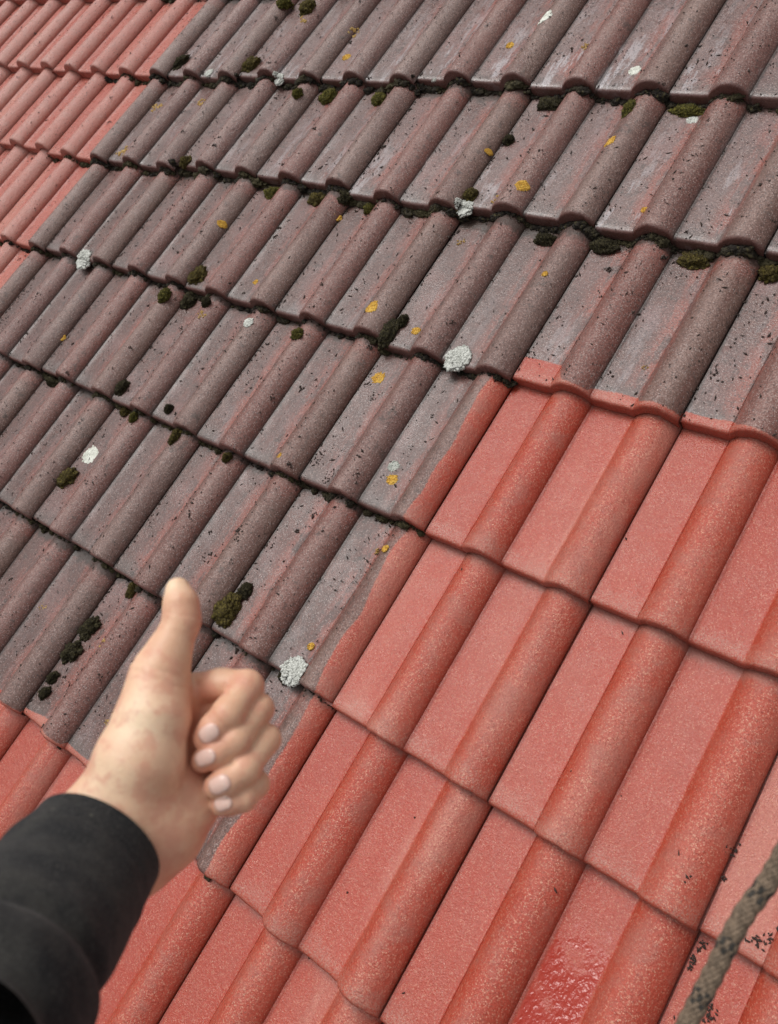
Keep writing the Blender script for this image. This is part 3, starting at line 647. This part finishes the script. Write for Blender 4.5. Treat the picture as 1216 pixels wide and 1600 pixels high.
# soot, leaf and bark bits under and beside the rope and on the joint above it
for (u, v, s, k) in DEBRIS_SPOTS:
    for _ in range(int(k * 1.8)):
        crumb(u + rng.gauss(0, s), v + rng.gauss(0, s * 1.4), rng.uniform(0.0010, 0.0034), rng.uniform(0.0008, 0.0018), rng.uniform(0, 6.28))
dm = NT('dark debris'); dm.b.inputs['Roughness'].default_value = 0.9
dP = dm.objco(); dm.l.new(dm.mix(dm.noise(dP, 300, 2), (0.018, 0.012, 0.010), (0.065, 0.042, 0.032)), dm.b.inputs['Base Color'])
tag(mesh_obj('debris', V, F, [dm.m], M=M_ROOF), 'dark crumbs of dry moss and dirt scattered over the tiles', 'debris', kind='stuff')
M_HAND = M_ROOF @ M_CAM @ Matrix(((0.967124, 0.000000, 0.254307, -0.129293), (-0.074715, 0.955867, 0.284142, -0.144462), (-0.243083, -0.293801, 0.924441, -0.470000), (0, 0, 0, 1)))
PALM = [[(2.4, 101.4, 6, 7.2), (4.8, 92.3, 8, 9.7), (5.9, 81.7, 8, 10.4), (0.9, 66.9, 6, 11.4), (-4.6, 50.1, 4, 14.2)], [(-4.6, 50.1, 4, 14.2), (-6.0, 27.7, 6, 20.5), (-11.3, 3.4, 4, 24.5), (-17.1, -19.1, -4, 26.5)], [(15.8, 39.1, -24, 12), (3.8, 7.2, -20, 17), (-15.8, -22.6, -14, 20)], [(24.1, 18.6, -27, 12), (9.7, -7.2, -22, 18), (-13.3, -31.1, -14, 20)], [(28.3, -1.8, -24, 12), (19.4, -19.4, -13, 16), (6.9, -34.6, -10, 20), (-4.1, -44.6, -12, 20)], [(-17.2, -19.2, -6, 22), (-35.1, -30.3, -6, 20), (-57.8, -54.9, 0, 20)], [(2.4, -31.1, -10, 18), (-11.6, -46.1, -12, 19), (-36.3, -77.3, 0, 22)], [(-14.8, -30.6, -6, 24), (-27.0, -43.4, -4, 24), (-46.4, -70.5, 2, 24)], [(-2.7, 43.7, -6, 11), (13.4, 37.5, -17, 11)]]
FINGERS = {'index': [[(15.4, 44.6, -12, 10.0), (31.2, 47.2, -3, 9.2), (45.4, 46.7, 6, 8.8)], [(45.9, 45.6, 6, 9.4), (35.4, 29.3, 14, 9.2), (28.6, 21.2, 11, 8.7), (24.4, 16.3, 8, 7.9)]], 'middle': [[(23.0, 29.4, -18, 10.0), (39.6, 34.6, -6, 9.2), (52.7, 34.2, 3, 8.6)], [(53.1, 33.1, 3, 9.0), (40.3, 15.6, 12, 8.6), (30.8, 8.3, 10, 8.1), (23.5, 4.2, 6, 7.0)]], 'ring': [[(27.1, 14.7, -20, 9.5), (44.4, 18.1, -8, 8.8), (57.9, 17.2, 0, 8.2)], [(58.3, 15.8, 0, 8.9), (46.3, -0.7, 10, 8.5), (37.4, -7.2, 10, 8.2), (31.4, -10.0, 7, 7.2)]], 'little': [[(28.7, -1.8, -18, 9.0), (43.1, -5.4, -8, 7.8), (53.0, -7.8, -2, 7.2)], [(53.8, -9.2, -2, 8.0), (46.9, -16.3, 5, 7.4), (39.8, -18.6, 6, 6.5), (34.7, -20.0, 4, 6.0)]]}
NAILS = [(25.1, 18.4, 20, -0.8, -0.6, 11.0, 9.5), (24.0, 5.4, 16, -0.92, -0.38, 11.0, 8.6), (32.7, -8.8, 18, -0.85, -0.5, 11.5, 9.6), (35.5, -19.0, 12, -0.93, -0.35, 9.5, 7.6)]
SLEEVE = [(-29.4, -39.0, 2), (-32.2, -43.7, 6), (-38.1, -52.5, 16), (-45.0, -63.2, 33), (-53.6, -75.6, 58), (-62.8, -88.1, 88), (-71.0, -100.9, 120)]
def sdf_chain(X, Y, Z, ch, k):
    """tapered capsules along a chain, smoothly joined"""
    D = None
    for (ax, ay, az, ra), (bx, by, bz, rb) in zip(ch, ch[1:]):
        dx, dy, dz = bx - ax, by - ay, bz - az; L2 = dx * dx + dy * dy + dz * dz
        h = np.clip(((X - ax) * dx + (Y - ay) * dy + (Z - az) * dz) / L2, 0, 1)
        d = np.sqrt((X - ax - h * dx) ** 2 + (Y - ay - h * dy) ** 2 + (Z - az - h * dz) ** 2) - (ra + (rb - ra) * h)
        D = d if D is None else smin(D, d, k)
    return D
def smin(a, b, k):
    h = np.clip(k - np.abs(a - b), 0, None) / k
    return np.minimum(a, b) - h * h * k * 0.25
def hand_sdf(X, Y, Z):
    D = None
    for i, ch in enumerate(PALM):
        d = sdf_chain(X, Y, Z, ch, 5)
        D = d if D is None else smin(D, d, 13)
    for nm in ('index', 'middle', 'ring', 'little'):
        a, b = FINGERS[nm]
        base = sdf_chain(X, Y, Z, a, 4)
        D = smin(D, base, 3.2)
    for nm in ('index', 'middle', 'ring', 'little'):
        a, b = FINGERS[nm]
        d = sdf_chain(X, Y, Z, b, 4)
        # knuckle swelling at the middle joint
        kx, ky, kz, kr = b[0]
        d = smin(d, np.sqrt((X - kx) ** 2 + (Y - ky) ** 2 + (Z - kz) ** 2) - (kr + 0.4), 3)
        D = smin(D, d, 0.9)
    return D
def surface_nets(F, org, h):
    nx, ny, nz = F.shape; S = F < 0
    cnt = np.zeros((nx - 1, ny - 1, nz - 1), np.float32); acc = np.zeros((3,) + cnt.shape, np.float32)
    cr = [(0, 0, 0), (1, 0, 0), (0, 1, 0), (1, 1, 0), (0, 0, 1), (1, 0, 1), (0, 1, 1), (1, 1, 1)]
    sl = lambda A, o: A[o[0]:o[0] + nx - 1, o[1]:o[1] + ny - 1, o[2]:o[2] + nz - 1]
    for i in range(8):
        for ax in range(3):
            if cr[i][ax]: continue
            o2 = list(cr[i]); o2[ax] = 1; a, b = sl(F, cr[i]), sl(F, o2); m = (a < 0) != (b < 0)
            t = np.where(m, a / np.where(m, a - b, 1), 0)
            cnt += m
            for k in range(3): acc[k] += np.where(m, cr[i][k] + (t if k == ax else 0), 0)
    act = cnt > 0; idx = -np.ones(cnt.shape, np.int64); idx[act] = np.arange(act.sum())
    I = np.argwhere(act); P = np.stack([acc[k][act] / cnt[act] for k in range(3)], 1) + I
    verts = P * h + np.array(org); quads = []
    for ax in range(3):
        b_, c_ = [(1, 2), (2, 0), (0, 1)][ax]
        lo = [slice(1, n - 1) for n in (nx, ny, nz)]; lo[ax] = slice(0, (nx, ny, nz)[ax] - 1)
        hi = list(lo); hi[ax] = slice(1, (nx, ny, nz)[ax])
        A, B = S[tuple(lo)], S[tuple(hi)]; off = np.array([s.start for s in lo])
        for flag in (True, False):
            E = np.argwhere((A & ~B) if flag else (~A & B)) + off
            if not len(E): continue
            eb, ec = np.zeros(3, int), np.zeros(3, int); eb[b_] = 1; ec[c_] = 1
            q = np.stack([idx[tuple((E - eb - ec).T)], idx[tuple((E - ec).T)], idx[tuple(E.T)], idx[tuple((E - eb).T)]], 1)
            quads.append(q if flag else q[:, ::-1])
    return verts, np.concatenate(quads)
hs = 1.15; org = (-78.0, -92.0, -46.0)
gx, gy, gz = [np.arange(o, e, hs, dtype=np.float32) for o, e in zip(org, (74, 122, 38))]
HX, HY, HZ = np.meshgrid(gx, gy, gz, indexing='ij')
HF = hand_sdf(HX, HY, HZ)
hv, hq = surface_nets(HF, org, hs)
person = bpy.data.objects.new('person', None); COL.objects.link(person); person.matrix_world = M_HAND
tag(person, "person's left arm in a black sleeve giving a thumbs up over the roof", 'person')
skin = NT('skin'); sP = skin.objco()
tint = skin.sep(skin.attr('tint').outputs['Color'])
sc = skin.mix(skin.ramp(skin.noise(sP, 45, 3, 0.55), 0.35, 0.65), (0.72, 0.425, 0.275), (0.80, 0.51, 0.34))
sc = skin.mix(skin.math('MULTIPLY', tint[0], 0.9), sc, (0.64, 0.25, 0.17))
sc = skin.mix(skin.math('MULTIPLY', tint[1], 0.75), sc, (0.95, 0.79, 0.56))
sc = skin.mix(skin.ramp(skin.noise(sP, 75, 3, 0.6), 0.46, 0.64, 0, 0.55), sc, (0.66, 0.29, 0.20))
sc = skin.mix(skin.ramp(skin.noise(sP, 260, 3, 0.6), 0.5, 0.8, 0, 0.25), sc, (0.62, 0.32, 0.22))
skin.l.new(sc, skin.b.inputs['Base Color']); skin.b.inputs['Roughness'].default_value = 0.46
skin.b.inputs['Subsurface Weight'].default_value = 0.22; skin.b.inputs['Subsurface Radius'].default_value = (0.9, 0.35, 0.2); skin.b.inputs['Subsurface Scale'].default_value = 0.006
sw = skin.vmath('MULTIPLY', sP, (1, 1, 1))
skin.l.new(skin.bump(skin.math('ADD', skin.noise(sw, 700, 3, 0.6), skin.math('MULTIPLY', skin.noise(sw, 160, 3, 0.5), 0.8)), 0.35, 0.0009), skin.b.inputs['Normal'])
def near_joint(hv, N, P, A, r, offs, amp, wd):
    """skin creases across a joint: grooves at right angles to the finger's axis"""
    A = np.array(A, float); A /= np.linalg.norm(A); D = hv - np.array(P); t = D @ A; rad = np.sqrt(np.maximum((D ** 2).sum(1) - t * t, 0))
    w = np.exp(-(np.maximum(rad - r * 1.25, 0) / 1.5) ** 2) * (rad < r * 1.9)
    bend = 0.5 * np.sin((D[:, 0] - D[:, 1]) * 0.35)
    g = sum(np.exp(-((t - o + bend) / wd) ** 2) for o in offs)
    return hv - N * (amp * w * g)[:, None]
hN = np.zeros_like(hv)
for a_, b_, c_ in ((0, 1, 2), (2, 3, 0)):
    fn = np.cross(hv[hq[:, b_]] - hv[hq[:, a_]], hv[hq[:, c_]] - hv[hq[:, a_]])
    for k_ in (a_, b_, c_): np.add.at(hN, hq[:, k_], fn)
hN /= np.linalg.norm(hN, axis=1)[:, None] + 1e-9
for nm in ('index', 'middle', 'ring', 'little'):
    b = FINGERS[nm][1]; ax1 = np.array(b[1][:3]) - np.array(b[0][:3]); ax2 = np.array(b[3][:3]) - np.array(b[1][:3])
    hv = near_joint(hv, hN, b[0][:3], ax1, b[0][3], (-1.8, 0.8, 3.2), 0.45, 0.75)
    hv = near_joint(hv, hN, np.array(b[1][:3]) * 0.5 + np.array(b[2][:3]) * 0.5, ax2, b[1][3], (-1.6, 0.4, 2.2), 0.40, 0.65)
tb = PALM[0]; hv = near_joint(hv, hN, tb[2][:3], np.array(tb[3][:3]) - np.array(tb[1][:3]), tb[2][3], (-3.0, 0.2, 2.6), 0.40, 0.9)
hv = near_joint(hv, hN, tb[4][:3], np.array(tb[4][:3]) - np.array(tb[3][:3]), tb[4][3] * 1.2, (-4.0, 1.0), 0.45, 1.2)
hand = mesh_obj('hand', hv / 1000.0, [tuple(int(a) for a in q) for q in hq], [skin.m], person)
sm = hand.modifiers.new('smooth', 'SMOOTH'); sm.factor = 0.5; sm.iterations = 1
# blood colour of the fingertips, knuckles and thumb pad; highlights on thumb and thenar painted in as a pale tint
def blob(p, r): return np.exp(-((hv - np.array(p)) ** 2).sum(1) / (r * r))
red = np.zeros(len(hv)); pale = np.zeros(len(hv))
for nm, w in (('index', 1.0), ('middle', 0.8), ('ring', 0.6), ('little', 0.6)):
    b = FINGERS[nm][1]
    red = np.maximum(red, w * blob((b[-1][0] + 2, b[-1][1] + 1, b[-1][2] + 4), 12)); red = np.maximum(red, 0.75 * w * blob(b[0][:3], 9))
red = np.maximum(red, 0.75 * blob((PALM[0][1][0] + 9, PALM[0][1][1] - 6, 8), 11)); red = np.maximum(red, 0.55 * blob((PALM[1][1][0] + 16, PALM[1][1][1] + 2, 12), 17))
red = np.maximum(red, 0.60 * blob((PALM[5][0][0] + 20, PALM[5][0][1] - 24, 0), 20)); red = np.maximum(red, 0.6 * blob((FINGERS['index'][0][0][0] + 8, FINGERS['index'][0][0][1] - 4, 0), 10))
F0 = FINGERS['index'][0][0]
hollow = np.maximum(blob((F0[0] + 3, F0[1] - 22, -2), 12), blob((F0[0] + 6, F0[1] - 44, -2), 12))
red = np.maximum(red, 0.85 * hollow)  # shade in the hollow between thenar and fingers, tinted into the skin
pale = np.maximum(pale, 0.6 * blob((PALM[1][1][0] - 22, PALM[1][1][1] - 32, 20), 22))
pale = np.maximum(pale, 1.0 * blob((PALM[1][1][0] - 6, PALM[1][1][1] - 6, 20), 17)); pale = np.maximum(pale, 0.7 * blob((PALM[0][0][0] - 4, PALM[0][0][1] + 1, 10), 7))
at = hand.data.color_attributes.new('tint', 'FLOAT_COLOR', 'POINT')
at.data.foreach_set('color', np.stack([red, pale, 0 * red, 0 * red + 1], 1).astype(np.float32).ravel())
# fingernails
nm_ = NT('fingernail'); nm_.b.inputs['Base Color'].default_value = (0.85, 0.56, 0.48, 1); nm_.b.inputs['Roughness'].default_value = 0.22
nm_.b.inputs['Subsurface Weight'].default_value = 0.2; nm_.b.inputs['Subsurface Radius'].default_value = (0.8, 0.4, 0.3); nm_.b.inputs['Subsurface Scale'].default_value = 0.004
def hs_at(x, y, z): return float(hand_sdf(np.array([x]), np.array([y]), np.array([z]))[0])
def drop(x, y):
    z = 40.0
    for _ in range(60):
        d = hs_at(x, y, z)
        if d < 0.05: break
        z -= max(d * 0.9, 0.05)
        if z < -40: break
    return z
for cx, cy, cz, dx, dy, ln, wd in NAILS:
    n = math.hypot(dx, dy); dx, dy = dx / n, dy / n; V, F = [], []; na, nb = 11, 9
    zc = drop(cx, cy)
    for i in range(na):
        a = (i / (na - 1) - 0.5) * 2
        for j in range(nb):
            b = (j / (nb - 1) - 0.5) * 2
            # squircle outline
            s = (1 - 0.28 * abs(b) ** 3 * (1 if a > 0 else 1.3)); t_ = (1 - 0.20 * abs(a) ** 4)
            x, y = cx + dx * a * ln / 2 * s - dy * b * wd / 2 * t_, cy + dy * a * ln / 2 * s + dx * b * wd / 2 * t_
            z = max(drop(x, y), zc - 5.0) + 0.35 - 0.55 * max(abs(a), abs(b)) ** 6
            V.append((x / 1000, y / 1000, z / 1000))
    for i in range(na - 1):
        for j in range(nb - 1): k = i * nb + j; F.append((k, k + nb, k + nb + 1, k + 1))
    nl = mesh_obj('fingernail', V, F, [nm_.m], None); nl.parent = hand
    sd = nl.modifiers.new('thick', 'SOLIDIFY'); sd.thickness = 0.0006; sd.offset = 0
# jacket sleeve
fab = NT('black fleece'); fP = fab.objco()
fc = fab.mix(fab.ramp(fab.noise(fP, 28, 4, 0.65), 0.38, 0.70), (0.013, 0.0135, 0.015), (0.040, 0.038, 0.035))
fc = fab.mix(fab.ramp(fab.noise(fP, 900, 2, 0.6), 0.45, 0.75, 0, 0.5), fc, (0.085, 0.082, 0.078))
lint, _ = fab.voro(fP, 75); fc = fab.mix(fab.ramp(lint, 0.10, 0.05, 0, 0.5), fc, (0.13, 0.12, 0.10))
fab.l.new(fc, fab.b.inputs['Base Color']); fab.b.inputs['Roughness'].default_value = 0.95; fab.b.inputs['Specular IOR Level'].default_value = 0.15
fab.b.inputs['Sheen Weight'].default_value = 0.08; fab.b.inputs['Sheen Roughness'].default_value = 0.5
fab.l.new(fab.bump(fab.math('ADD', fab.noise(fP, 700, 3, 0.6), fab.math('MULTIPLY', fab.noise(fP, 60, 3, 0.5), 2.0)), 0.5, 0.0012), fab.b.inputs['Normal'])
def sleeve(name, path, rad, wob, seed, inner=True):
    pts = [Vector(p) for p in path]; V, F = [], []; nu, nw = 72, 84
    lens = [0]
    for a, b in zip(pts, pts[1:]): lens.append(lens[-1] + (b - a).length)
    def at_(s):
        s = max(0, min(lens[-1], s))
        for i in range(len(pts) - 1):
            if s <= lens[i + 1]: t = (s - lens[i]) / (lens[i + 1] - lens[i]); return pts[i].lerp(pts[i + 1], t)
        return pts[-1]
    rows = [(-0.5, -4, 0), (0.0, -2.2, 0), (0.0, -0.8, 0), (0.8, 0, 0)] if inner else [(0, -2, 0), (0, -.5, 0), (1, 0, 0)]
    if inner: rows = [(22, -2.6, 1), (6, -2.2, 1), (0.8, -1.7, 1), (0.0, -1.0, 0), (0.2, -0.3, 0)] + [(1.0, 0, 0)]
    rows += [(2 + (lens[-1] - 2) * (i / (nu - 1)), 0, 0) for i in range(1, nu)]
    for s, dr, _f in rows:
        c = at_(s); tg = (at_(s + 14) - at_(s - 14)).normalized()
        sx = tg.cross(Vector((0, 0, 1))).normalized(); sy = sx.cross(tg)
        R, E = rad(max(0, s))
        for j in range(nw):
            a = j * 2 * math.pi / nw; k = R + dr
            d = sx * math.cos(a) * k + sy * math.sin(a) * k * E
            k2 = wob(max(0, s), a, seed)
            V.append(tuple((c + d * (1 + k2 / R)) / 1000))
    m = len(rows)
    for i in range(m - 1):
        for j in range(nw): F.append((i * nw + j, i * nw + (j + 1) % nw, (i + 1) * nw + (j + 1) % nw, (i + 1) * nw + j))
    return mesh_obj(name, V, F, [fab.m], person)
def rad1(s): return 37.5 + 3.0 * sstep(0, 30, s) + 3.0 * sstep(30, 90, s), 0.88
def wob1(s, a, sd):
    q = Vector((math.cos(a) * 1.1, math.sin(a) * 1.1, s / 26 + sd)); q2 = Vector((math.cos(a) * 2.3, math.sin(a) * 2.3, s / 11 + sd))
    f = 1.5 * noise.noise(q) * sstep(3, 30, s) + 0.9 * noise.noise(q2) * sstep(6, 30, s)
    f += 3.2 * math.exp(-((s - 104 - 10 * math.sin(a + .6)) / 13) ** 2) - 5.0 * math.exp(-((s - 88 - 10 * math.sin(a + .6)) / 6.5) ** 2)
    f += 5.0 * math.exp(-((s - 150 - 8 * math.sin(a)) / 14) ** 2) - 6.0 * math.exp(-((s - 130 - 8 * math.sin(a)) / 8) ** 2)
    return f
sl_ = sleeve('jacket_sleeve', SLEEVE, rad1, wob1, 3.7)
ROPE_PATH = [(0.6877, -1.0955, 0.6939), (0.681, -1.1758, 0.6564), (0.6747, -1.2096, 0.6471), (0.6716, -1.2493, 0.6344), (0.6678, -1.2917, 0.6216), (0.6582, -1.3711, 0.6047)]
def catmull(P, n):
    P = [Vector(p) for p in P]; out = []
    for i in range(len(P) - 1):
        p0, p1, p2, p3 = P[max(i - 1, 0)], P[i], P[i + 1], P[min(i + 2, len(P) - 1)]
        for k in range(n):
            t = k / n; out.append(0.5 * ((2 * p1) + (p2 - p0) * t + (2 * p0 - 5 * p1 + 4 * p2 - p3) * t * t + (3 * p1 - p0 - 3 * p2 + p3) * t ** 3))
    return out + [P[-1]]
def rope_material(name, col):
    t = NT(name); P = t.objco(); c = t.mix(t.ramp(t.noise(P, 350, 3, 0.6), 0.35, 0.7), tuple(x * 0.6 for x in col), tuple(min(1, x * 1.25) for x in col))
    t.l.new(c, t.b.inputs['Base Color']); t.b.inputs['Roughness'].default_value = 0.85
    t.l.new(t.bump(t.noise(P, 1500, 2), 0.6, 0.0008), t.b.inputs['Normal']); return t.m
r_light, r_dark = rope_material('rope fibre', (0.20, 0.145, 0.10)), rope_material('rope tracer fibre', (0.045, 0.040, 0.034))
pth = catmull(ROPE_PATH, 60); RR = 0.0048
dist = [0]
for a, b in zip(pth, pth[1:]): dist.append(dist[-1] + (b - a).length)
V, F, MI = [], [], []
NS = 12; pitch = 0.060; PER = 2 * math.pi
frames = []
up0 = Vector((0, 0, 1))
for i in range(len(pth)):
    tg = (pth[min(i + 1, len(pth) - 1)] - pth[max(i - 1, 0)]).normalized(); e1 = tg.cross(up0).normalized(); frames.append((e1, tg.cross(e1)))
for hand_ in (1, -1):
    for s in range(NS):
        prev = None
        for i, p in enumerate(pth):
            e1, e2 = frames[i]; th = PER * s / NS + hand_ * PER * dist[i] / pitch
            wv = math.sin(NS * th / 2 * 1.0 + (0 if hand_ > 0 else math.pi) + s * math.pi)
            r = RR + 0.0003 * wv; d = e1 * math.cos(th) + e2 * math.sin(th); tn = (e2 * math.cos(th) - e1 * math.sin(th))
            c = p + d * r; n = len(V); w, h = 0.00115, 0.00085
            for k in range(6): a = k * PER / 6; V.append(tuple(c + tn * math.cos(a) * w + d * math.sin(a) * h))
            if prev is not None:
                band = (dist[i] % 0.034) < 0.0105 and s % 2 == 0
                for k in range(6): F.append((prev + k, prev + (k + 1) % 6, n + (k + 1) % 6, n + k)); MI.append(1 if band else 0)
            prev = n
# core
prev = None
for i, p in enumerate(pth):
    e1, e2 = frames[i]; n = len(V)
    for k in range(16): a = k * PER / 16; V.append(tuple(p + (e1 * math.cos(a) + e2 * math.sin(a)) * (RR - 0.0002)))
    if prev is not None:
        for k in range(16): F.append((prev + k, prev + (k + 1) % 16, n + (k + 1) % 16, n + k)); MI.append(0)
    prev = n
tag(mesh_obj('rope', V, F, [r_light, r_dark], M=M_ROOF, matidx=MI), 'grey-beige braided rope with dark flecks in front of the tiles, lower right', 'rope')
